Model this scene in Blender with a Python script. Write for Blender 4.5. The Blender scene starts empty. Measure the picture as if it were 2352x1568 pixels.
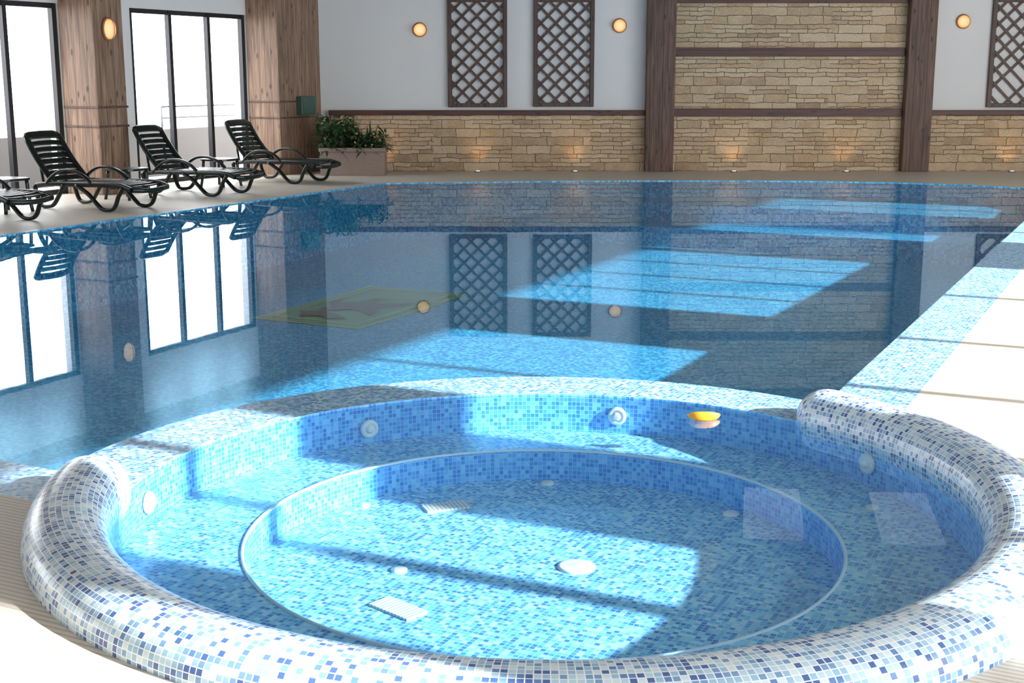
import bpy, math, random
from mathutils import Vector, Matrix
from mathutils.geometry import tessellate_polygon
random.seed(7)
scene = bpy.context.scene
COL = scene.collection
try:
    scene.view_settings.view_transform = 'Standard'
    scene.view_settings.look = 'None'
except Exception:
    pass

# ------------------------------------------------------------------ frames
CA, SA = 0.8929, 0.4503          # the pool hall is turned 26.76 deg
ANG = -math.radians(26.76)
def PF(p, s, z=0.0):             # p: metres right of pool edge, s: metres along it
    return Vector((-2.22 + SA*s + CA*p, 20.5 + CA*s - SA*p, z))
def ID(x, y, z=0.0):
    return Vector((x, y, z))

# ------------------------------------------------------------------ mesh builder
class MB:
    def __init__(self):
        self.v = []; self.f = []; self.uv = []; self.smooth = []
    def face(self, pts, uvs=None, smooth=False):
        b = len(self.v)
        self.v += [Vector(p) for p in pts]
        self.f.append(list(range(b, b+len(pts))))
        if uvs is None:
            uvs = [(p[0], p[1]) for p in pts]
        self.uv.append(list(uvs)); self.smooth.append(smooth)
    def grid(self, P, UV, smooth=True, closed_u=False):
        b = len(self.v); n = len(P); m = len(P[0])
        for r in P: self.v += [Vector(q) for q in r]
        for i in range(n-1):
            for j in range(m-1):
                ids = [b+i*m+j, b+i*m+j+1, b+(i+1)*m+j+1, b+(i+1)*m+j]
                self.f.append(ids)
                self.uv.append([UV[i][j], UV[i][j+1], UV[i+1][j+1], UV[i+1][j]])
                self.smooth.append(smooth)
    def box(self, x0, x1, y0, y1, z0, z1, fr=ID):
        c = lambda x, y, z: fr(x, y, z)
        self.face([c(x0,y0,z0), c(x1,y0,z0), c(x1,y0,z1), c(x0,y0,z1)], [(x0,z0),(x1,z0),(x1,z1),(x0,z1)])
        self.face([c(x1,y1,z0), c(x0,y1,z0), c(x0,y1,z1), c(x1,y1,z1)], [(x1,z0),(x0,z0),(x0,z1),(x1,z1)])
        self.face([c(x1,y0,z0), c(x1,y1,z0), c(x1,y1,z1), c(x1,y0,z1)], [(y0,z0),(y1,z0),(y1,z1),(y0,z1)])
        self.face([c(x0,y1,z0), c(x0,y0,z0), c(x0,y0,z1), c(x0,y1,z1)], [(y1,z0),(y0,z0),(y0,z1),(y1,z1)])
        self.face([c(x0,y0,z1), c(x1,y0,z1), c(x1,y1,z1), c(x0,y1,z1)], [(x0,y0),(x1,y0),(x1,y1),(x0,y1)])
        self.face([c(x0,y1,z0), c(x1,y1,z0), c(x1,y0,z0), c(x0,y0,z0)], [(x0,y1),(x1,y1),(x1,y0),(x0,y0)])
    def poly(self, loops, z, fr=ID, up=True):
        L = [[Vector((a, b, 0)) for a, b in lp] for lp in loops]
        flat = [q for lp in L for q in lp]
        for t in tessellate_polygon(L):
            a, b, c = [flat[i] for i in t]
            if ((b-a).cross(c-a)).z * (1 if up else -1) < 0:
                b, c = c, b
            self.face([fr(q.x, q.y, z) for q in (a, b, c)], [(q.x, q.y) for q in (a, b, c)])
    def sweep(self, path, w, h, up=(0, 1, 0), closed=False, seg=8, taper=None):
        """tube with superellipse section; `up` is the width direction"""
        pts = [Vector(p) for p in path]; n = len(pts)
        U = Vector(up).normalized(); P = []; UV = []; L = 0
        for i, p in enumerate(pts):
            a = pts[(i-1) % n] if (i > 0 or closed) else p
            b = pts[(i+1) % n] if (i < n-1 or closed) else p
            t = (b-a).normalized(); N = t.cross(U).normalized()
            if i: L += (p-pts[i-1]).length
            k = taper[i] if taper else 1
            row = []; ru = []
            for j in range(seg+1):
                q = 2*math.pi*j/seg + math.pi/seg
                cx, sx = math.cos(q), math.sin(q)
                e = 0.6
                row.append(p + U*(w/2*k*math.copysign(abs(cx)**e, cx)) + N*(h/2*k*math.copysign(abs(sx)**e, sx)))
                ru.append((L, j*0.02))
            P.append(row); UV.append(ru)
        if closed:
            P.append(P[0]); UV.append([(L+.1, j*.02) for j in range(seg+1)])
        self.grid(P, UV)
        if not closed:
            self.face(list(reversed(P[0][:-1]))); self.face(P[-1][:-1])
    def lathe(self, prof, c=(0, 0, 0), axis=(0, 0, 1), n=20, smooth=True):
        ax = Vector(axis).normalized(); q = ax.to_track_quat('Z', 'Y'); c = Vector(c)
        P = []; UV = []
        for (r, z) in prof:
            P.append([c + q @ Vector((r*math.cos(2*math.pi*j/n), r*math.sin(2*math.pi*j/n), z)) for j in range(n+1)])
            UV.append([(j/n, z) for j in range(n+1)])
        P = [list(r) for r in P]
        self.grid(P, UV, smooth)

def smoothpath(ctrl, n=6):
    pts = [Vector(c) for c in ctrl]; out = []
    for i in range(len(pts)-1):
        p0 = pts[max(i-1, 0)]; p1 = pts[i]; p2 = pts[i+1]; p3 = pts[min(i+2, len(pts)-1)]
        for k in range(n):
            t = k/n
            out.append(0.5*((2*p1)+(-p0+p2)*t+(2*p0-5*p1+4*p2-p3)*t*t+(-p0+3*p1-3*p2+p3)*t**3))
    out.append(pts[-1]); return out

def tag(o, label=None, category=None, group=None, kind=None):
    if label: o["label"] = label
    if category: o["category"] = category
    if group: o["group"] = group
    if kind: o["kind"] = kind

def empty(name, loc, rotz=0, **k):
    o = bpy.data.objects.new(name, None); COL.objects.link(o)
    o.empty_display_size = 0.2
    o.location = loc; o.rotation_euler = (0, 0, rotz); tag(o, **k); return o

def make(name, mb, mat, parent=None, world=True, bevel=0, weld=True, **k):
    vs = [Vector(v) for v in mb.v]
    if parent is not None and world:
        vs = [v - parent.location for v in vs]
    lo = Vector((min(v.x for v in vs), min(v.y for v in vs), min(v.z for v in vs)))
    hi = Vector((max(v.x for v in vs), max(v.y for v in vs), max(v.z for v in vs)))
    c = Vector(((lo.x+hi.x)/2, (lo.y+hi.y)/2, lo.z))
    me = bpy.data.meshes.new(name)
    me.from_pydata([tuple(v-c) for v in vs], [], mb.f)
    ul = me.uv_layers.new(name="UVMap")
    i = 0
    for f in mb.uv:
        for u in f:
            ul.data[i].uv = u; i += 1
    for p, s in zip(me.polygons, mb.smooth): p.use_smooth = s
    me.materials.append(mat); me.update()
    o = bpy.data.objects.new(name, me); COL.objects.link(o)
    o.location = c
    if parent is not None: o.parent = parent
    if weld:
        import bmesh
        bm = bmesh.new(); bm.from_mesh(me); bmesh.ops.remove_doubles(bm, verts=bm.verts, dist=1e-5)
        bmesh.ops.recalc_face_normals(bm, faces=bm.faces) if weld == 'n' else None
        bm.to_mesh(me); bm.free()
    if bevel:
        b = o.modifiers.new("bevel", 'BEVEL'); b.width = bevel; b.segments = 2; b.limit_method = 'ANGLE'
    tag(o, **k); return o

# ------------------------------------------------------------------ materials
def newmat(name):
    m = bpy.data.materials.new(name); m.use_nodes = True
    nt = m.node_tree; nt.nodes.clear()
    out = nt.nodes.new('ShaderNodeOutputMaterial')
    return m, nt, out
class NT:
    def __init__(s, nt): s.nt = nt
    def n(s, typ, ins=None, **attrs):
        nd = s.nt.nodes.new(typ)
        for a, v in attrs.items(): setattr(nd, a, v)
        if ins:
            for key, v in ins.items():
                sock = nd.inputs[key]
                if hasattr(v, 'is_output') or isinstance(v, bpy.types.NodeSocket): s.nt.links.new(v, sock)
                else: sock.default_value = v
        return nd
    def math(s, op, a, b=None, c=None):
        nd = s.nt.nodes.new('ShaderNodeMath'); nd.operation = op
        for i, v in enumerate([a, b, c]):
            if v is None: continue
            if isinstance(v, bpy.types.NodeSocket): s.nt.links.new(v, nd.inputs[i])
            else: nd.inputs[i].default_value = v
        return nd.outputs[0]
    def vm(s, op, a, b=None, out=0):
        nd = s.nt.nodes.new('ShaderNodeVectorMath'); nd.operation = op
        for i, v in enumerate([a, b]):
            if v is None: continue
            if isinstance(v, bpy.types.NodeSocket): s.nt.links.new(v, nd.inputs[i])
            else: nd.inputs[i].default_value = v
        return nd.outputs[out]
    def mix(s, f, a, b, blend='MIX'):
        nd = s.nt.nodes.new('ShaderNodeMix'); nd.data_type = 'RGBA'; nd.blend_type = blend
        for i, v in ((0, f), (6, a), (7, b)):
            if isinstance(v, bpy.types.NodeSocket): s.nt.links.new(v, nd.inputs[i])
            else: nd.inputs[i].default_value = v if not (isinstance(v, tuple) and len(v) == 3) else (*v, 1)
        return nd.outputs[2]
    def ramp(s, fac, stops, interp='LINEAR'):
        nd = s.nt.nodes.new('ShaderNodeValToRGB'); cr = nd.color_ramp; cr.interpolation = interp
        while len(cr.elements) < len(stops): cr.elements.new(0.5)
        for e, (p, c) in zip(cr.elements, stops):
            e.position = p; e.color = (*c, 1)
        s.nt.links.new(fac, nd.inputs[0]); return nd.outputs[0]
    def uv(s, sc=(1, 1, 1)):
        t = s.nt.nodes.new('ShaderNodeTexCoord')
        return s.vm('MULTIPLY', t.outputs['UV'], sc)
    def bsdf(s, out, color, rough=0.5, normal=None, **k):
        b = s.n('ShaderNodeBsdfPrincipled', {'Roughness': rough})
        if isinstance(color, bpy.types.NodeSocket): s.nt.links.new(color, b.inputs['Base Color'])
        else: b.inputs['Base Color'].default_value = (*color, 1)
        if normal is not None: s.nt.links.new(normal, b.inputs['Normal'])
        for a, v in k.items(): b.inputs[a].default_value = v
        s.nt.links.new(b.outputs[0], out.inputs[0]); return b
    def bump(s, h, strength=0.5, dist=0.01):
        return s.n('ShaderNodeBump', {'Height': h, 'Strength': strength, 'Distance': dist}).outputs[0]

def plain(name, col, rough=0.5, noise=0.0, sc=8, **k):
    m, nt, out = newmat(name); t = NT(nt)
    if noise:
        nz = t.n('ShaderNodeTexNoise', {'Scale': sc, 'Detail': 4.0})
        c = t.mix(nz.outputs[0], tuple(x*(1-noise) for x in col), tuple(min(1, x*(1+noise)) for x in col))
    else: c = col
    t.bsdf(out, c, rough, **k); return m

def mosaic(name, stops, grout, tile=0.028, rough=0.2, gw=0.07):
    m, nt, out = newmat(name); t = NT(nt)
    u = t.uv((1/tile, 1/tile, 1))
    cell = t.vm('FLOOR', u); fr = t.vm('FRACTION', u)
    wn = t.n('ShaderNodeTexWhiteNoise', {'Vector': cell}, noise_dimensions='3D')
    col = t.ramp(wn.outputs['Value'], stops, 'CONSTANT')
    sp = t.n('ShaderNodeSeparateXYZ', {'Vector': fr})
    mn = lambda a: t.math('MINIMUM', a, t.math('SUBTRACT', 1.0, a))
    e = t.math('MINIMUM', mn(sp.outputs[0]), mn(sp.outputs[1]))
    g = t.math('LESS_THAN', e, gw)
    c = t.mix(g, col, grout)
    t.bsdf(out, c, rough); return m

M_pool = mosaic("pool_mosaic", [(0, (.07,.37,.63)), (.25, (.12,.51,.76)), (.5, (.20,.67,.84)), (.72, (.05,.28,.55)), (.86, (.32,.77,.88))], (.20,.58,.78), 0.034)
M_spa = mosaic("spa_mosaic", [(0, (.10,.38,.74)), (.22, (.18,.55,.86)), (.48, (.32,.70,.92)), (.70, (.06,.24,.62)), (.84, (.50,.82,.92))], (.46,.73,.92), 0.0225)
M_spaw = mosaic("spa_wall_mosaic", [(0, (.07,.33,.76)), (.22, (.11,.42,.85)), (.48, (.17,.53,.91)), (.70, (.05,.27,.70)), (.86, (.25,.63,.93))], (.32,.62,.91), 0.0225)
M_rim = mosaic("rim_mosaic", [(0, (.20,.37,.60)), (.18, (.34,.56,.73)), (.40, (.50,.70,.81)), (.62, (.08,.16,.39)), (.73, (.66,.79,.84)), (.94, (.13,.26,.52))], (.88,.91,.93), 0.0225, .25, .08)
M_border = mosaic("border_mosaic", [(0, (.10,.32,.62)), (.25, (.20,.48,.76)), (.5, (.34,.64,.84)), (.72, (.05,.19,.50)), (.85, (.50,.74,.86))], (.42,.64,.82), 0.0225, .3)

# water
def water(name, tint, base, refl):
    m, nt, out = newmat(name); t = NT(nt)
    geo = t.n('ShaderNodeNewGeometry')
    nz = t.n('ShaderNodeTexNoise', {'Vector': geo.outputs['Position'], 'Scale': 3.0, 'Detail': 2.0})
    bp = t.bump(nz.outputs[0], 1.0, 0.00012)
    cosv = t.math('ABSOLUTE', t.vm('DOT_PRODUCT', geo.outputs['Incoming'], bp, 1))
    f5 = t.math('POWER', t.math('SUBTRACT', 1.0, cosv), 5.0)
    fre = t.math('ADD', t.math('MULTIPLY', f5, .88), base)
    tr = t.n('ShaderNodeBsdfTransparent', {'Color': (*tint, 1)})
    gl = t.n('ShaderNodeBsdfGlossy', {'Color': (*refl, 1), 'Roughness': 0.0, 'Normal': bp})
    mx = t.n('ShaderNodeMixShader', {0: fre, 1: tr.outputs[0], 2: gl.outputs[0]})
    nt.links.new(mx.outputs[0], out.inputs[0]); return m
M_water = water("pool_water", (.62, .86, .99), .03, (.80, .91, 1))
M_spawater = water("hot_tub_water", (.80, .94, 1.0), .06, (.85, .94, 1))

def woodmat(name, dark, light, plank=0.14, rough=0.5, horiz=False):
    m, nt, out = newmat(name); t = NT(nt)
    u = t.uv((1, 1, 1))
    sp = t.n('ShaderNodeSeparateXYZ', {'Vector': u})
    a, b = (sp.outputs[1], sp.outputs[0]) if horiz else (sp.outputs[0], sp.outputs[1])
    k = t.math('DIVIDE', a, plank)
    idx = t.math('FLOOR', k); fr = t.math('FRACT', k)
    wn = t.n('ShaderNodeTexWhiteNoise', {'W': idx}, noise_dimensions='1D')
    vec = t.n('ShaderNodeCombineXYZ', {0: t.math('MULTIPLY', a, 28.0), 1: t.math('ADD', t.math('MULTIPLY', b, 1.6), t.math('MULTIPLY', wn.outputs[0], 20.0)), 2: idx})
    g = t.n('ShaderNodeTexNoise', {'Vector': vec.outputs[0], 'Scale': 1.0, 'Detail': 5.0, 'Distortion': 0.6})
    gs = t.n('ShaderNodeMapRange', {0: g.outputs[0], 1: .3, 2: .7})
    v2 = t.n('ShaderNodeCombineXYZ', {0: t.math('MULTIPLY', a, 9.0), 1: t.math('MULTIPLY', b, 3.2), 2: idx})
    kn = t.n('ShaderNodeTexVoronoi', {'Vector': v2.outputs[0], 'Scale': 1.0})
    knot = t.n('ShaderNodeMapRange', {0: kn.outputs['Distance'], 1: .10, 2: .20, 3: .8, 4: 0.0})
    c = t.mix(gs.outputs[0], dark, light)
    c = t.mix(t.math('MULTIPLY', wn.outputs[0], 0.4), c, dark)
    c = t.mix(knot.outputs[0], c, tuple(x*.35 for x in dark))
    gr = t.math('LESS_THAN', fr, 0.05)
    c = t.mix(t.math('MULTIPLY', gr, .75), c, tuple(x*.25 for x in dark))
    t.bsdf(out, c, rough, t.bump(g.outputs[0], .3, .004)); return m
M_wood = woodmat("column_wood", (.15,.085,.055), (.44,.28,.185), .13, .6)
M_wooddark = woodmat("dark_stained_wood", (.06,.034,.025), (.22,.12,.085), .22, .6)
M_trim = woodmat("red_brown_beam_wood", (.065,.024,.018), (.16,.065,.05), .3, .5, True)
M_lattice = woodmat("lattice_wood", (.06,.032,.024), (.14,.08,.06), .5)
M_ceil = woodmat("ceiling_planks", (.18,.15,.13), (.34,.29,.26), .16)

# stone
m, nt, out = newmat("ledge_stone"); t = NT(nt)
u = t.uv((1, 1, 1))
dn = t.n('ShaderNodeTexNoise', {'Vector': u, 'Scale': 6.0, 'Detail': 2.0})
off = t.vm('MULTIPLY', t.vm('SUBTRACT', dn.outputs['Color'], (.5, .5, .5)), (.07, .055, 0))
uu = t.vm('ADD', u, off)
def brick(w, r, ofs, sq):
    return t.n('ShaderNodeTexBrick', {'Vector': uu, 'Color1': (.0, 0, 0, 1), 'Color2': (1, 1, 1, 1), 'Mortar': (.5, .5, .5, 1),
        'Scale': 1.0, 'Mortar Size': .006, 'Mortar Smooth': .4, 'Bias': 0.0, 'Brick Width': w, 'Row Height': r},
        offset=ofs, offset_frequency=2, squash=sq, squash_frequency=3)
b1 = brick(.42, .15, .37, 1.5); b2 = brick(.36, .075, .6, 1.6)
cell = t.vm('FLOOR', t.vm('MULTIPLY', uu, (1/.7, 1/.15, 1)))
sel = t.n('ShaderNodeTexWhiteNoise', {'Vector': cell}, noise_dimensions='3D')
sm = t.math('GREATER_THAN', sel.outputs['Value'], .5)
tone = t.mix(sm, b1.outputs['Color'], b2.outputs['Color'])
mort = t.mix(sm, b1.outputs['Fac'], b2.outputs['Fac'])
n2 = t.n('ShaderNodeTexNoise', {'Vector': u, 'Scale': 3.5, 'Detail': 6.0, 'Roughness': .65})
tn = t.mix(.45, tone, n2.outputs[0])
stc = t.ramp(tn, [(.15, (.36,.245,.15)), (.38, (.56,.42,.27)), (.55, (.66,.52,.35)), (.72, (.52,.36,.21)), (.9, (.70,.60,.46))])
fine = t.n('ShaderNodeTexNoise', {'Vector': u, 'Scale': 30.0, 'Detail': 4.0})
stc = t.mix(.35, stc, fine.outputs[0], 'OVERLAY')
stc = t.mix(mort, stc, (.17,.11,.065))
hh = t.math('SUBTRACT', t.math('ADD', t.math('MULTIPLY', fine.outputs[0], .3), n2.outputs[0]), mort)
t.bsdf(out, stc, .85, t.bump(hh, .8, .03)); M_stone = m

# deck
m, nt, out = newmat("ribbed_cream_deck_tile"); t = NT(nt)
u = t.uv((1, 1, 1)); sp = t.n('ShaderNodeSeparateXYZ', {'Vector': u})
def line(sock, per, w):
    f = t.math('FRACT', t.math('DIVIDE', sock, per)); return t.math('LESS_THAN', f, w)
rib = line(sp.outputs[1], .026, .34)
gr = t.math('MAXIMUM', line(sp.outputs[0], .25, .02), line(sp.outputs[1], .25, .02))
nz = t.n('ShaderNodeTexNoise', {'Vector': u, 'Scale': 4.0, 'Detail': 3.0})
c = t.mix(nz.outputs[0], (.70,.64,.54), (.80,.74,.64))
c = t.mix(t.math('MULTIPLY', rib, .6), c, (.40,.34,.27))
c = t.mix(t.math('MULTIPLY', gr, .4), c, (.5,.45,.39))
t.bsdf(out, c, .45); M_deck = m

M_white = plain("white_plaster", (.81,.80,.79), .8, .03, 3)
M_frame = plain("black_window_frame", (.018,.018,.02), .35)
M_plastic = plain("dark_green_plastic", (.008,.016,.014), .28, .1)
M_trough = plain("grey_brown_trough", (.30,.225,.19), .6, .12, 12)
M_soil = plain("soil", (.03,.02,.015), .9)
M_leaf = plain("leaf_green", (.03,.08,.022), .5, .5, 9)
M_flower = plain("yellow_flower", (.7,.5,.12), .5)
M_jet = plain("white_jet_plastic", (.80,.84,.86), .3)
M_line = plain("pale_edge_tile", (.70,.82,.88), .3)
m, nt, out = newmat("white_grate"); t = NT(nt)
u = t.uv((1, 1, 1)); sp = t.n('ShaderNodeSeparateXYZ', {'Vector': u})
f = t.math('LESS_THAN', t.math('FRACT', t.math('DIVIDE', sp.outputs[0], .02)), .4)
t.bsdf(out, t.mix(f, (.85,.87,.85), (.50,.52,.50)), .4); M_grate = m
M_orange = plain("orange_float", (.85,.36,.02), .4)
M_parapet = plain("terrace_render", (.15,.135,.125), .8, .05)
M_snow = plain("terrace_ground", (.5,.5,.52), .9)
M_steel = plain("rail_steel", (.16,.16,.18), .35)
M_greenbox = plain("green_box_paint", (.05,.11,.09), .4)
M_emb_y = plain("emblem_yellow", (.80,.80,.30), .4)
M_emb_g = plain("emblem_green", (.44,.52,.26), .4)
M_emb_b = plain("emblem_brown", (.36,.16,.10), .4)
def emis(name, col, st):
    m, nt, out = newmat(name)
    e = nt.nodes.new('ShaderNodeEmission'); e.inputs[0].default_value = (*col, 1); e.inputs[1].default_value = st
    nt.links.new(e.outputs[0], out.inputs[0]); return m
m, nt, out = newmat("warm_lamp_glass"); t = NT(nt)
lw = t.n('ShaderNodeLayerWeight', {'Blend': .35})
cc = t.ramp(lw.outputs['Facing'], [(0, (1, .70, .38)), (.35, (.85, .42, .16)), (1, (.45, .18, .05))])
e = t.n('ShaderNodeEmission', {0: cc, 1: 1.2}); nt.links.new(e.outputs[0], out.inputs[0]); M_glow = m
M_glowcore = emis("uplight_glass", (1, .78, .52), 3)
M_panel = emis("ceiling_panel_glass", (.92, .96, 1), .6)
M_brass = plain("sconce_amber_ring", (.45,.22,.09), .4)

# ------------------------------------------------------------------ outlines (p,s)
SC = (9.0, -12.63)                       # hot tub centre
SPC = PF(SC[0], SC[1])
def arc(R, a0, a1, n):
    return [(SC[0]+R*math.cos(math.radians(a0+(a1-a0)*i/n)), SC[1]+R*math.sin(math.radians(a0+(a1-a0)*i/n))) for i in range(n+1)]
def w2p(x, y):
    dx, dy = x+2.22, y-20.5
    return (dx*CA-dy*SA, dx*SA+dy*CA)
farw = [Vector((x, y, 0)) for x, y in [(-2.05,20.85),(-.9,21.05),(.6,21.28),(2.4,21.38),(4.4,21.32),(5.9,21.05),(7.0,20.6),(7.75,20.0)]]
farp = [w2p(q.x, q.y) for q in smoothpath(farw, 4)]
def offs(pts, d):
    out = []
    for i, (x, y) in enumerate(pts):
        a = pts[max(i-1, 0)]; b = pts[min(i+1, len(pts)-1)]
        tx, ty = b[0]-a[0], b[1]-a[1]; l = math.hypot(tx, ty)
        out.append((x - ty/l*d, y + tx/l*d))
    return out
pool = [(0, -13.3), (0, 0.1)] + farp + [(9.66, 3.2), (9.68, 2.4), (9.68, -10.61)] + arc(2.13, 71.4, 198.4, 48) + [(6.98, -13.3)]
hole = [(-.06, -13.65), (-.06, 0.12)] + offs(farp, .06) + [(10.06, 3.6), (10.08, 2.4), (10.08, -10.95)] + arc(2.0, 57.3, -149.3, 72) + [(7.28, -13.65)]
spac = arc(1.73, 0, 360, 96)[:-1]

# ------------------------------------------------------------------ room shell
S0 = -22.0
roomx = [(-3.4, S0-.3), (-3.4, 2.1), (13.75+.3, 10.9), (13.75+.3, S0-.3)]
mb = MB(); mb.poly([roomx, hole], 0, PF)
make("floor", mb, M_deck, kind="structure")
mb = MB(); mb.poly([roomx], 4.0, PF, up=False); mb.poly([roomx], 4.2, PF, up=True)
make("ceiling", mb, M_ceil, kind="structure")

def even(a, b, n): return [a+(b-a)*i/n for i in range(n+1)]
# each window: (positions of posts, top, half width of a post)
LW = [(even(a, b, 3), 2.68, .035) for a, b in ((-1.76, 1.03), (-6.0, -3.2), (-10.2, -7.4), (-14.4, -11.6), (-18.6, -15.8))]
RW = [(even(-20.6, -18.4, 2), 2.95, .04), ([-17.9, -16.8, -15.6, -14.2], 2.95, .045), ([-13.45, -12.6, -11.75], 2.95, .065),
      ([-11.2, -10.0, -8.5, -6.6, -4.8], 2.95, .045), (even(-3.0, 1.2, 4), 3.15, .04), ([1.32, 2.1, 3.0, 3.9], 3.2, .035)]
def wallwin(name, p0, p1, wins, s_end):
    mb = MB(); cur = S0-.3
    for w, top, fw in sorted(wins, key=lambda q: q[0][0]):
        a, b = w[0], w[-1]
        mb.box(p0, p1, cur, a, 0, 4.0, PF); mb.box(p0, p1, a, b, top, 4.0, PF); cur = b
    mb.box(p0, p1, cur, s_end, 0, 4.0, PF)
    make(name, mb, M_white, kind="structure")
wallwin("wall_left", -3.4, -3.1, LW, 2.0)
wallwin("wall_right", 13.75, 14.05, RW, 10.6)
wi = 1
for wins, pc in ((LW, -3.17), (RW, 13.82)):
    for w, top, fw in wins:
        a, b = w[0], w[-1]
        mb = MB(); d0, d1 = pc-.03, pc+.03
        mb.box(d0, d1, a, b, top-.07, top, PF); mb.box(d0, d1, a, b, 0, .07, PF)
        for i, c in enumerate(w):
            c = min(max(c, a+fw), b-fw)
            ww = fw if 0 < i < len(w)-1 else fw*1.3
            mb.box(d0-.01, d1+.01, c-ww, c+ww, .0, top, PF)
        make("window_%d" % wi, mb, M_frame, kind="structure"); wi += 1
mb = MB(); mb.box(-3.4, 14.05, S0-.3, S0, 0, 4, PF); make("wall_near", mb, M_white, kind="structure")
YB = 23.6
mb = MB(); mb.box(-4.5, 15.2, YB, YB+.3, 0, 4.0); make("wall_back", mb, M_white, kind="structure")
mb = MB(); mb.box(-3.1, -2.98, S0, 1.9, 3.57, 3.99, PF); make("trim_1", mb, M_wooddark, kind="structure")
for i, (a, b, z1) in enumerate([(-3.25, 2.36, .98), (2.86, 6.92, 3.98), (7.40, 14.7, .98)]):
    mb = MB(); mb.box(a, b, YB-.06, YB, 0, z1)
    make("stone_cladding", mb, M_stone, label="honey-coloured ledge stone facing on the pool hall wall", category="wall cladding", kind="structure")
k = 2
for a, b in ((-3.25, 2.36), (7.40, 14.7)):
    mb = MB(); mb.box(a, b, YB-.12, YB, .98, 1.07); make("trim_%d" % k, mb, M_trim, kind="structure", bevel=.008); k += 1
for z0, z1 in ((.96, 1.10), (2.0, 2.15), (2.91, 3.05)):
    mb = MB(); mb.box(2.87, 6.90, YB-.13, YB-.06, z0, z1); make("trim_%d" % k, mb, M_trim, kind="structure", bevel=.008); k += 1
for a, b in ((2.36, 2.86), (6.92, 7.40), (12.4, 12.9)):
    mb = MB(); mb.box(a, b, YB-.26, YB-.005, 0, 3.99)
    make("wooden_column", mb, M_wooddark, bevel=.012, label="dark brown plank-clad column against the stone wall", category="column", group="dark columns on the stone wall")
for (a, b) in ((-3.2, -2.62), (1.03, 2.75), (-7.4, -6.82), (-11.6, -11.0)):
    par = empty("wooden_column", PF(-2.8, (a+b)/2, 0), label="brown plank-clad column between the tall windows", category="column", group="columns on the window side")
    mb = MB(); mb.box(-3.095, -2.45, a, b, 0, 3.99, PF)
    make("cladding", mb, M_wood, par, bevel=.01)
    for z in (.95, 1.22):
        mb = MB(); mb.box(-3.095, -2.435, a-.015, b+.015 if b < 0 else 2.0, z, z+.03, PF)
        make("collar", mb, M_wooddark, par, bevel=.006)
# flush luminous ceiling panels
for x, y in ((3.45, 16.5), (5.15, 16.3)):
    mb = MB(); mb.box(-.42, .42, -.95, .95, 3.95, 3.999, lambda a, b, z, x=x, y=y: Vector((x+a*CA+b*.18, y+b-a*.1, z)))
    make("ceiling_light", mb, M_panel, label="flush rectangular white light panel in the ceiling", category="ceiling light", group="ceiling light panels")

# ------------------------------------------------------------------ lattice panels
def lattice(x0, x1, z0, z1):
    par = empty("lattice_panel", ((x0+x1)/2, YB-.04, z0), label="dark brown diamond lattice panel hung on the white wall", category="lattice panel", group="lattice panels")
    fw = .07; mb = MB()
    mb.box(x0, x0+fw, YB-.07, YB-.005, z0, z1); mb.box(x1-fw, x1, YB-.07, YB-.005, z0, z1)
    mb.box(x0+fw, x1-fw, YB-.07, YB-.005, z0, z0+fw); mb.box(x0+fw, x1-fw, YB-.07, YB-.005, z1-fw, z1)
    make("frame", mb, M_lattice, par, bevel=.006)
    a0, a1, c0, c1 = x0+fw*.7, x1-fw*.7, z0+fw*.7, z1-fw*.7
    mb = MB(); pitch = .262; hw = .021
    for sgn, ya, yb in ((1, YB-.035, YB-.02), (-1, YB-.05, YB-.035)):
        for k in range(-30, 60):
            c = z0 + k*pitch
            pts = []
            for x in (a0, a1):
                z = c + sgn*(x-x0)
                if c0 <= z <= c1: pts.append((x, z))
            for z in (c0, c1):
                x = x0 + sgn*(z-c)
                if a0 < x < a1: pts.append((x, z))
            if len(pts) < 2: continue
            (xa, za), (xb, zb) = pts[0], pts[1]
            l = math.hypot(xb-xa, zb-za)
            if l < .05: continue
            nx, nz = -(zb-za)/l*hw, (xb-xa)/l*hw
            q = [(xa+nx, za+nz), (xa-nx, za-nz), (xb-nx, zb-nz), (xb+nx, zb+nz)]
            A = [Vector((x, ya, z)) for x, z in q]; B = [Vector((x, yb, z)) for x, z in q]
            mb.face(A); mb.face(B[::-1])
            for i in range(4):
                j = (i+1) % 4; mb.face([A[i], B[i], B[j], A[j]])
    make("lattice", mb, M_lattice, par, weld='n')
lattice(-1.135, -.085, 1.12, 3.0); lattice(.38, 1.45, 1.13, 3.0); lattice(8.42, 9.47, 1.12, 3.0); lattice(9.95, 11.0, 1.12, 3.0)

# ------------------------------------------------------------------ wall sconces
def sconce(pos, nrm, tall=1.0, cage=False, label="round amber wall light on the white wall"):
    par = empty("wall_sconce", pos, label=label, category="wall light", group="wall lights")
    nv = Vector(nrm)
    mb = MB(); mb.lathe([(.0, 0.0), (.125, 0), (.128, .02), (.12, .035), (.09, .04)], pos, nrm, 24)
    make("back_plate", mb, M_brass, par, weld='n')
    mb = MB(); mb.lathe([(.108, .035), (.104, .07), (.085, .105), (.05, .128), (.0, .135)], pos, nrm, 24)
    make("glass", mb, M_glow, par, weld='n')
    if cage:
        mb = MB()
        side = Vector((0, 0, 1)).cross(nv).normalized(); up = Vector((0, 0, 1))
        r = .118
        pts = [Vector(pos) + up*(r*math.cos(a)) + nv*(.04+.105*math.sin(a)) for a in [math.pi*i/12 for i in range(13)]]
        mb.sweep(pts, .008, .008, up=side, seg=6)
        make("cage", mb, M_brass, par)
    if tall != 1: par.scale = (.9, .9, tall)
for x, z in ((-1.62, 2.46), (1.89, 2.53), (7.92, 2.60)):
    sconce(Vector((x, YB-.005, z)), (0, -1, 0))
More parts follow.
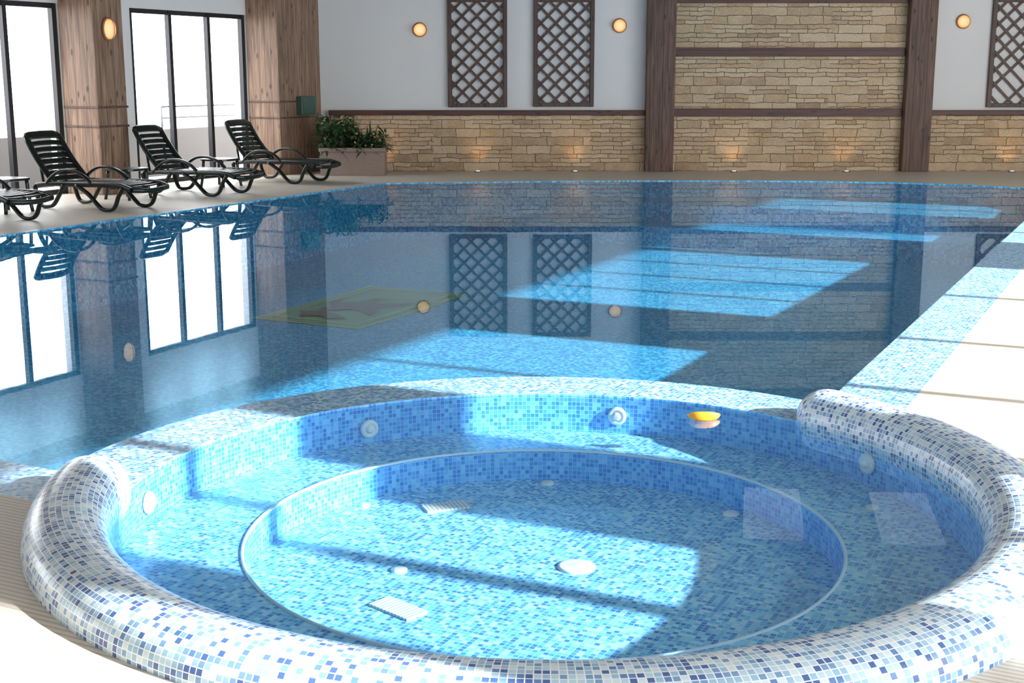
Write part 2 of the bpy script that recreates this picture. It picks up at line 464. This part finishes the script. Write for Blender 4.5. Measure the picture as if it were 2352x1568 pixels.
sconce(PF(-2.445, -2.93, 2.32), (CA, -SA, 0), 1.3, True, "oval caged amber light on the wooden column")

for x in (-2.25, -.6, 1.12, 3.93, 5.92, 8.85):
    par = empty("floor_uplight", (x, 23.25, 0), label="small round recessed uplight in the deck beside the stone wall", category="floor light", group="floor uplights")
    mb = MB(); mb.lathe([(.07, .0), (.07, .014), (.05, .018)], (x, 23.25, 0), (0, 0, 1), 20); make("ring", mb, M_steel, par, weld='n')
    mb = MB(); mb.lathe([(.05, .012), (.03, .022), (0, .025)], (x, 23.25, 0), (0, 0, 1), 20); make("lens", mb, M_glowcore, par, weld='n')
    l = bpy.data.lights.new("uplight_bulb", 'SPOT'); l.energy = 4; l.color = (1, .60, .24); l.spot_size = math.radians(85); l.spot_blend = .9; l.shadow_soft_size = .04
    lo = bpy.data.objects.new("uplight_bulb", l); COL.objects.link(lo); lo.location = (0, .05, .05); lo.parent = par
    lo.rotation_euler = Vector((0, .45, 1)).to_track_quat('-Z', 'Y').to_euler()

# ------------------------------------------------------------------ swimming pool
P = empty("swimming_pool", PF(4.8, -5, 0), label="large indoor swimming pool lined with blue mosaic tiles", category="swimming pool")
mb = MB()
L = 0; n = len(pool); Pr = []; Ur = []
for i in range(n+1):
    a = pool[i % n]
    if i: L += math.hypot(a[0]-pool[i-1][0], a[1]-pool[i-1][1])
    Pr.append([PF(*a, 0), PF(*a, -1.12)]); Ur.append([(L, 0), (L, -1.12)])
mb.grid(Pr, Ur, smooth=False)
make("basin_wall", mb, M_pool, P)
prof = [(-14.2, -1.02), (-10, -1.0), (-4, -1.0), (1.2, -.85), (1.21, -.56), (2.0, -.55), (2.01, -.28), (7.0, -.26)]
def zf(s):
    for (a, za), (b, zb) in zip(prof, prof[1:]):
        if s <= b: return za+(zb-za)*(s-a)/(b-a)
    return prof[-1][1]
mb = MB(); L = 0; vv = []
for i, (s, z) in enumerate(prof):
    if i: L += math.hypot(s-prof[i-1][0], z-prof[i-1][1])
    vv.append(L)
mb.grid([[PF(-.1, s, z), PF(9.8, s, z)] for s, z in prof], [[(-.1, l), (9.8, l)] for l in vv], smooth=False)
make("basin_floor", mb, M_pool, P, label="blue mosaic pool floor with steps at the far end")
mb = MB(); mb.poly([hole, pool, spac], 0, PF); make("tile_border", mb, M_border, P, label="pale blue mosaic overflow edge")
mb = MB(); mb.poly([pool], -.012, PF); make("water", mb, M_water, P)
em = empty("pool_emblem", PF(2.8, -4.5, zf(-4.5)+.01), label="rectangular olive-green mosaic picture with brown motif on pool floor", category="mosaic emblem")
def fl(mb, loops, dz):
    mb.poly(loops, dz, lambda a, b, z: PF(a, b, zf(b)+z))
R = lambda a, b, c, d: [(a, c), (b, c), (b, d), (a, d)]
def flat2(mb, a, b, c, d, dz, inner=None):
    for c_, d_ in ((c, min(d, -4.0)), (max(c, -4.0), d)):
        if d_ > c_: fl(mb, [R(a, b, c_, d_)], dz)
mb = MB(); flat2(mb, 2.07, 3.52, -5.70, -3.28, .006); make("border", mb, M_emb_y, em)
mb = MB(); flat2(mb, 2.13, 3.46, -5.64, -3.34, .012); make("field", mb, M_emb_g, em)
mb = MB()
for q in ((2.21,2.25,-5.54,-3.43),(3.34,3.38,-5.54,-3.43),(2.25,3.34,-5.54,-5.50),(2.25,3.34,-3.47,-3.43)): flat2(mb, *q, .018)
make("inner_line", mb, M_emb_y, em)
mot = [(2.62,-4.98),(2.78,-4.80),(3.00,-4.86),(3.26,-5.10),(3.16,-4.72),(2.98,-4.58),(3.20,-4.40),(3.28,-4.12),(3.02,-4.30),(2.86,-4.36),(2.80,-4.12),(2.92,-4.02),(2.66,-4.03),(2.62,-4.34),(2.44,-4.46),(2.32,-4.20),(2.30,-4.52),(2.48,-4.72),(2.44,-4.90)]
mot2 = [(2.50,-5.42),(2.72,-5.30),(2.92,-5.42),(3.10,-5.32),(2.90,-5.18),(2.74,-5.10),(2.52,-5.06),(2.34,-5.16),(2.44,-5.26)]
mb = MB(); fl(mb, [mot], .026); make("motif", mb, M_emb_b, em)
mb = MB(); fl(mb, [mot2], .026); make("motif", mb, M_emb_b, em)

# ------------------------------------------------------------------ hot tub
H = empty("hot_tub", (SPC.x, SPC.y, 0), label="round sunken hot tub with raised mosaic rim beside the pool", category="hot tub")
C0 = Vector((SPC.x, SPC.y, 0))
def ring(mb, R0, z0, R1, z1, c0=C0, c1=C0, n=96, planar=False):
    Pn = []; U = []
    for i in range(n+1):
        a = 2*math.pi*i/n
        A = c0 + Vector((R0*math.cos(a), R0*math.sin(a), z0)); B = c1 + Vector((R1*math.cos(a), R1*math.sin(a), z1))
        Pn.append([A, B])
        if planar:
            U.append([w2p(A.x, A.y), w2p(B.x, B.y)])
        else: U.append([(a*R0, z0), (a*R0, z1)])
    mb.grid(Pn, U, smooth=not planar)
CB = C0 + Vector((0, .10, 0)); RB = 1.25; ZB = -.21; ZF = -.37
mb = MB(); ring(mb, 1.73, 0, 1.73, ZB); make("outer_wall", mb, M_spaw, H)
mb = MB(); ring(mb, 1.73, ZB, RB, ZB, C0, CB, planar=True); make("bench", mb, M_spa, H, label="submerged mosaic bench")
mb = MB(); ring(mb, RB, ZB, RB, ZF, CB, CB); make("inner_wall", mb, M_spaw, H)
mb = MB()
for i in range(96):
    a, b = 2*math.pi*i/96, 2*math.pi*(i+1)/96
    q = [CB+Vector((0, 0, ZF)), CB+Vector((RB*math.cos(a), RB*math.sin(a), ZF)), CB+Vector((RB*math.cos(b), RB*math.sin(b), ZF))]
    mb.face(q, [w2p(v.x, v.y) for v in q])
make("tub_floor", mb, M_spa, H)
mb = MB(); mb.sweep([CB+Vector((RB*math.cos(a), RB*math.sin(a), ZB)) for a in [2*math.pi*i/96 for i in range(96)]], .014, .014, up=(0, 0, 1), closed=True)
make("bench_edge", mb, M_line, H, label="thin white edging strip")
mb = MB(); mb.sweep([C0+Vector((1.735*math.cos(a), 1.735*math.sin(a), -.004)) for a in [2*math.pi*i/120 for i in range(120)]], .008, .008, up=(0, 0, 1), closed=True)
make("water_edge", mb, M_line, H)
mb = MB()
q = [C0+Vector((1.73*math.cos(2*math.pi*i/96), 1.73*math.sin(2*math.pi*i/96), -.006)) for i in range(96)]
mb.face(q); make("water", mb, M_spawater, H)
A0, A1 = math.radians(39.5), math.radians(-181)
Pn = []; U = []; N = 150
st = []
capL = .14; rc = 1.875
for i in range(9):
    q = math.pi/2*(1-i/8); st.append((A0 + capL*math.sin(q)/rc, max(math.cos(q), .02)))
for i in range(1, N): st.append((A0+(A1-A0)*i/N, 1))
for i in range(9):
    q = math.pi/2*i/8; st.append((A1 - capL*math.sin(q)/rc, max(math.cos(q), .02)))
for a, k in st:
    rb = .15 - .028*max(0, -math.sin(a))
    wide = .035*max(0, math.cos(a+math.radians(35)))**2     # the roll is a little wider on its near right side
    ra = .155 + wide/2; rcc = 1.875 + wide/2
    row = []; ru = []; V = 0; prev = None
    for j in range(25):
        f = -.35 + (math.pi+.7)*j/24
        r = rcc + ra*k*math.copysign(abs(math.cos(f))**.9, math.cos(f)); z = rb*k*(math.copysign(abs(math.sin(f))**.85, math.sin(f)))
        p = C0 + Vector((r*math.cos(a), r*math.sin(a), z))
        if prev is not None: V += math.hypot(r-prev[0], z-prev[1])
        prev = (r, z); row.append(p); ru.append((a*rc, V))
    Pn.append(row); U.append(ru)
mb = MB(); mb.grid(Pn, U); make("raised_rim", mb, M_rim, H, weld='n', label="fat rounded mosaic rim in mixed blue and white tiles")
def jet(ang, z, R=1.725, c=C0, size=.05, mat=M_jet, name="water_jet"):
    a = math.radians(ang); n = Vector((-math.cos(a), -math.sin(a), 0)); pos = c + Vector((R*math.cos(a), R*math.sin(a), z))
    mb = MB(); mb.lathe([(size, 0), (size, .012), (size*.75, .02), (size*.55, .012), (size*.5, .012), (size*.4, .026), (size*.2, .03), (0, .026)], pos, n, 20)
    return make(name, mb, mat, H, weld='n')
for a, z in ((120.8, -.13), (75.2, -.11), (26, -.10), (172, -.12), (215, -.12), (-30, -.12)): jet(a, z)
dp = Vector((.276, 5.29, ZF))
mb = MB(); mb.lathe([(.082, 0), (.082, .006), (.07, .01), (.05, .006), (.03, .01), (0, .01)], dp, (0, 0, 1), 28); make("main_drain", mb, M_jet, H, weld='n')
def grate(x, y, ang, z0=ZF, sx=.11, sy=.055):
    mb = MB(); ca, sa = math.cos(ang), math.sin(ang)
    mb.box(-sx, sx, -sy, sy, z0, z0+.01, lambda a, b, z: Vector((x+a*ca-b*sa, y+a*sa+b*ca, z)))
    make("drain_grate", mb, M_grate, H)
grate(-.32, 6.08, .35); grate(-.45, 4.84, -.75)
for x, y, z, r in ((-.48, 5.25, ZF, .035), (-.72, 6.1, ZF, .025), (.18, 6.46, ZF, .035), (1.05, 5.98, ZF, .04), (1.62, 5.60, ZB, .03)):  # plain white discs stand in for the small bright light spots in the tub
    mb = MB()
    mb.lathe([(r, 0), (r, .008), (r*.5, .012), (0, .012)], (x, y, z), (0, 0, 1), 18); make("light_spot_disc", mb, M_jet, H, weld='n')
mb = MB(); cpos = Vector((.97, 6.38, 0.0))
pts = [cpos + Vector((.085*math.cos(a), .03+.045*math.sin(a), .012)) for a in [math.radians(195+i*15) for i in range(11)]]
mb.sweep(pts, .05, .022, up=(0, 0, 1), taper=[.15,.45,.7,.9,1,1,1,.9,.7,.45,.15])
make("pool_float", mb, M_orange, label="small orange crescent-shaped float on the hot tub water", category="float")

# ------------------------------------------------------------------ sun loungers
def build_lounger():
    par = empty("sun_lounger", (0, 0, 0), label="dark green plastic sun lounger with raised slatted back", category="sun lounger", group="sun loungers by the pool")
    parts = []
    W = .33
    mb = MB()
    for y in (-W, W):
        mb.sweep(smoothpath([(-.28,y,.29),(0,y,.32),(.45,y,.325),(.85,y,.335),(1.15,y,.33),(1.33,y,.285)], 5), .045, .065)
    mb.sweep([(1.33, -W, .285), (1.36, -W*.5, .27), (1.37, 0, .265), (1.36, W*.5, .27), (1.33, W, .285)], .06, .05, up=(0, 0, 1))
    mb.sweep([(-.28, -W, .29), (-.28, W, .29)], .05, .05, up=(0, 0, 1))
    parts.append(make("frame", mb, M_plastic, par, False))
    mb = MB()
    for i in range(13):
        x = .05+i*.096
        z = .335 + .012*math.sin((x)/1.25*math.pi) + (0 if x < 1.1 else -.03*(x-1.1)/.2)
        mb.sweep([(x, -W+.02, z), (x, -.15, z-.01), (x, .15, z-.01), (x, W-.02, z)], .084, .02, up=(1, 0, 0))
    mb.sweep([(.05, 0, .315), (1.25, 0, .31)], .05, .025)
    parts.append(make("seat", mb, M_plastic, par, False))
    BL = .78
    mb = MB(); th = math.radians(52)
    def bk(d, y, o=0):
        bow = .035*math.sin(d/BL*math.pi)
        return (-math.cos(th)*d - math.sin(th)*(o+bow), y, .335 + math.sin(th)*d - math.cos(th)*(o+bow))
    ys = lambda d: W-.03 - .02*(d/BL)
    for sg in (-1, 1):
        mb.sweep([bk(d, sg*ys(d)) for d in [0, .1, .25, .4, .55, .65, BL-.04]], .085, .045)
    c = Vector((-math.cos(th), 0, math.sin(th)))
    mb.sweep([bk(BL-.06, -ys(.7)), bk(BL-.035, -.2), bk(BL-.03, 0), bk(BL-.035, .2), bk(BL-.06, ys(.7))], .12, .04, up=c)
    for i in range(7):
        d = .05+i*.094
        mb.sweep([bk(d, -ys(d)), bk(d+.022, -.12, .01), bk(d+.022, .12, .01), bk(d, ys(d))], .074, .022, up=c)
    parts.append(make("backrest", mb, M_plastic, par, False))
    mb = MB()
    for y in (-.2, .2):
        mb.sweep([(-.34, y, .66), (-.28, y, .29)], .035, .03)
    mb.sweep([(-.33, -.2, .60), (-.33, .2, .60)], .03, .03, up=(0, 0, 1))
    parts.append(make("back_strut", mb, M_plastic, par, False))
    for y in (-W, W):
        mb = MB(); mb.sweep(smoothpath([(-.10,y,.31),(.0,y,.41),(.16,y,.49),(.36,y,.50),(.55,y,.44),(.68,y,.34)], 5), .06, .035)
        parts.append(make("armrest", mb, M_plastic, par, False))
        yy = y*1.03
        mb = MB(); mb.sweep(smoothpath([(.42,yy,.32),(.62,yy,.21),(.78,yy,.07),(.86,yy,.028),(.98,yy,.028),(1.06,yy,.08),(1.12,yy,.20),(1.20,yy,.31)], 5), .055, .048)
        parts.append(make("leg", mb, M_plastic, par, False))
        mb = MB(); mb.sweep(smoothpath([(-.30,yy,.29),(-.26,yy,.14),(-.20,yy,.04),(-.08,yy,.028),(.02,yy,.06),(.12,yy,.18),(.22,yy,.32)], 5), .055, .048)
        parts.append(make("leg", mb, M_plastic, par, False))
    return par, parts
def dup(par, parts, loc, rz):
    e = par.copy(); COL.objects.link(e); e.location = loc; e.rotation_euler = (0, 0, rz)
    for q in parts:
        c = q.copy(); COL.objects.link(c); c.parent = e
    return e
lp, lparts = build_lounger()
pos = [(-1.64, -4.6, 0), (-1.84, -2.38, .03), (-2.08, -.02, -.03), (-1.80, -6.42, .02)]
lp.location = PF(*pos[0][:2]); lp.rotation_euler = (0, 0, ANG)
for p, s, r in pos[1:]: dup(lp, lparts, PF(p, s), ANG+r)

def build_table():
    par = empty("side_table", (0, 0, 0), label="low dark green plastic side table between loungers", category="side table", group="poolside tables")
    parts = []
    mb = MB(); n = 24
    r = lambda a: .24/(abs(math.cos(a))**5+abs(math.sin(a))**5)**(1/5)
    rows = [];uvr = []
    for k, z in ((0, .425), (.96, .425), (1, .42), (1, .395), (.93, .39)):
        rows.append([Vector((k*r(2*math.pi*j/n)*math.cos(2*math.pi*j/n), k*r(2*math.pi*j/n)*math.sin(2*math.pi*j/n), z)) for j in range(n+1)]); uvr.append([(0, 0)]*(n+1))
    mb.grid(rows, uvr, False); parts.append(make("table_top", mb, M_plastic, par, False, weld='n'))
    for sx in (-1, 1):
        for sy in (-1, 1):
            mb = MB(); mb.sweep(smoothpath([(sx*.18, sy*.18, .40), (sx*.19, sy*.19, .2), (sx*.215, sy*.215, .0)], 3), .045, .035)
            parts.append(make("leg", mb, M_plastic, par, False))
    mb = MB(); mb.sweep([(-.17, -.17, .15), (.17, .17, .15)], .03, .02, up=(0, 0, 1)); mb.sweep([(-.17, .17, .15), (.17, -.17, .15)], .03, .02, up=(0, 0, 1))
    parts.append(make("brace", mb, M_plastic, par, False))
    return par, parts
tp, tparts = build_table()
tpos = [(-1.75, -3.45), (-1.95, -1.2), (-1.85, -5.5)]
tp.location = PF(*tpos[0]); tp.rotation_euler = (0, 0, ANG)
for p, s in tpos[1:]: dup(tp, tparts, PF(p, s), ANG)

# ------------------------------------------------------------------ planter
pl = empty("potted_plant", (-2.72, 22.65, 0), label="grey-brown trough of leafy green plants beside wooden column", category="potted plant")
mb = MB(); x0, x1, y0, y1 = -3.27, -2.17, 22.42, 22.88
mb.box(x0, x1, y0, y1, 0.0, .40)
mb.box(x0-.02, x1+.02, y0-.02, y0+.04, .40, .47); mb.box(x0-.02, x1+.02, y1-.04, y1+.02, .40, .47)
mb.box(x0-.02, x0+.04, y0+.04, y1-.04, .40, .47); mb.box(x1-.04, x1+.02, y0+.04, y1-.04, .40, .47)
make("trough", mb, M_trough, pl, bevel=.01)
mb = MB(); mb.box(x0+.04, x1-.04, y0+.04, y1-.04, .40, .44); make("soil", mb, M_soil, pl)
def leaf(mb, base, d, L, w, droop):
    d = Vector(d).normalized(); side = d.cross(Vector((0, 0, 1)))
    side = side.normalized() if side.length > .01 else Vector((1, 0, 0))
    ps = []
    for i in range(6):
        t_ = i/5
        c = base + d*(L*t_) + Vector((0, 0, -droop*L*t_*t_))
        ww = w*math.sin(math.pi*min(1, t_*.9+.08))
        ps.append([c-side*ww, c+Vector((0, 0, -w*.3)), c+side*ww])
    mb.grid(ps, [[(0, 0)]*3]*6)
mb = MB()
for i in range(620):
    x = random.uniform(x0-.08, x1+.0); y = random.uniform(y0-.04, y1-.02)
    top = .56 if x < -2.7 else .30
    hgt = .42 + random.random()**1.3*top
    a = random.uniform(0, 2*math.pi); e = random.uniform(-.2, 1.1)
    leaf(mb, Vector((x, y, hgt)), (math.cos(a)*math.cos(e), math.sin(a)*math.cos(e)*.8, math.sin(e)), random.uniform(.10, .26), random.uniform(.015, .035), random.uniform(.2, .9))
for i in range(80):
    x = random.choice((-3.05, -2.8, -2.45))+random.uniform(-.06, .06); a = random.uniform(0, 2*math.pi); q = random.uniform(.2, .75)
    leaf(mb, Vector((x, random.uniform(y0+.12, y1-.12), .45)), (math.cos(a)*q, math.sin(a)*q*.6, 1), random.uniform(.45, .80)*(1 if x < -2.7 else .7), .017, random.uniform(.1, .5))
make("foliage", mb, M_leaf, pl)
mb = MB()
for i in range(16):
    c = Vector((random.uniform(-2.75, -2.25), random.uniform(y0-.04, y0+.15), random.uniform(.5, .72)))
    mb.lathe([(0, -.012), (.02, 0), (.014, .012), (0, .016)], c, (random.uniform(-.5, .5), -1, .6), 7)
make("flowers", mb, M_flower, pl, kind="stuff")

gb = empty("mounted_box", PF(-2.45, 1.9, 1.03), label="dark green utility box mounted on the wooden column", category="box")
mb = MB(); mb.box(-2.45, -2.33, 1.50, 1.92, 1.00, 1.32, PF); make("case", mb, M_greenbox, gb, bevel=.012)
mb = MB(); mb.box(-2.33, -2.318, 1.53, 1.89, 1.03, 1.29, PF); make("lid", mb, M_greenbox, gb, bevel=.006)

# ------------------------------------------------------------------ terrace outside
mb = MB(); mb.box(-30, -3.4, -40, 40, -.25, -.1, PF); make("terrace_floor", mb, M_snow, kind="structure")
mb = MB(); mb.box(-5.3, -5.1, -14, 12, -.1, .72, PF); make("terrace_parapet", mb, M_parapet, label="low rendered terrace wall outside the windows", category="wall", kind="structure")
mb = MB()
for s in (1.2, 2.6, 4.0, 5.4, 6.8):
    mb.sweep([PF(-5.2, s, .72), PF(-5.2, s, 1.12)], .03, .03)
mb.sweep([PF(-5.2, 1.2, 1.12), PF(-5.2, 6.8, 1.12)], .035, .035, up=(0, 0, 1)); mb.sweep([PF(-5.2, 1.2, .92), PF(-5.2, 6.8, .92)], .025, .025, up=(0, 0, 1))
make("handrail", mb, M_steel, label="thin grey metal handrail on the terrace wall", category="railing")

# ------------------------------------------------------------------ lights
w = bpy.data.worlds.new("World"); scene.world = w; w.use_nodes = True
nt = w.node_tree; bg = nt.nodes['Background']
bg.inputs[0].default_value = (.94, .97, 1, 1); bg.inputs[1].default_value = 6.7
sd = bpy.data.lights.new("sun", 'SUN'); sd.energy = 19; sd.angle = math.radians(.9); sd.color = (1, .985, .95)
so = bpy.data.objects.new("sun", sd); COL.objects.link(so)
T = PF(-1, -.03) - PF(0, 0); T.z = -.41
so.rotation_euler = T.to_track_quat('-Z', 'Y').to_euler(); so.location = (30, 0, 20)

cam = bpy.data.cameras.new("camera"); co = bpy.data.objects.new("camera", cam); COL.objects.link(co)
co.location = (0, 0, 1.7); co.rotation_euler = (math.radians(90-11.57), 0, 0)
cam.lens = 45.92; cam.sensor_width = 36; cam.clip_end = 300; cam.clip_start = .05
scene.camera = co
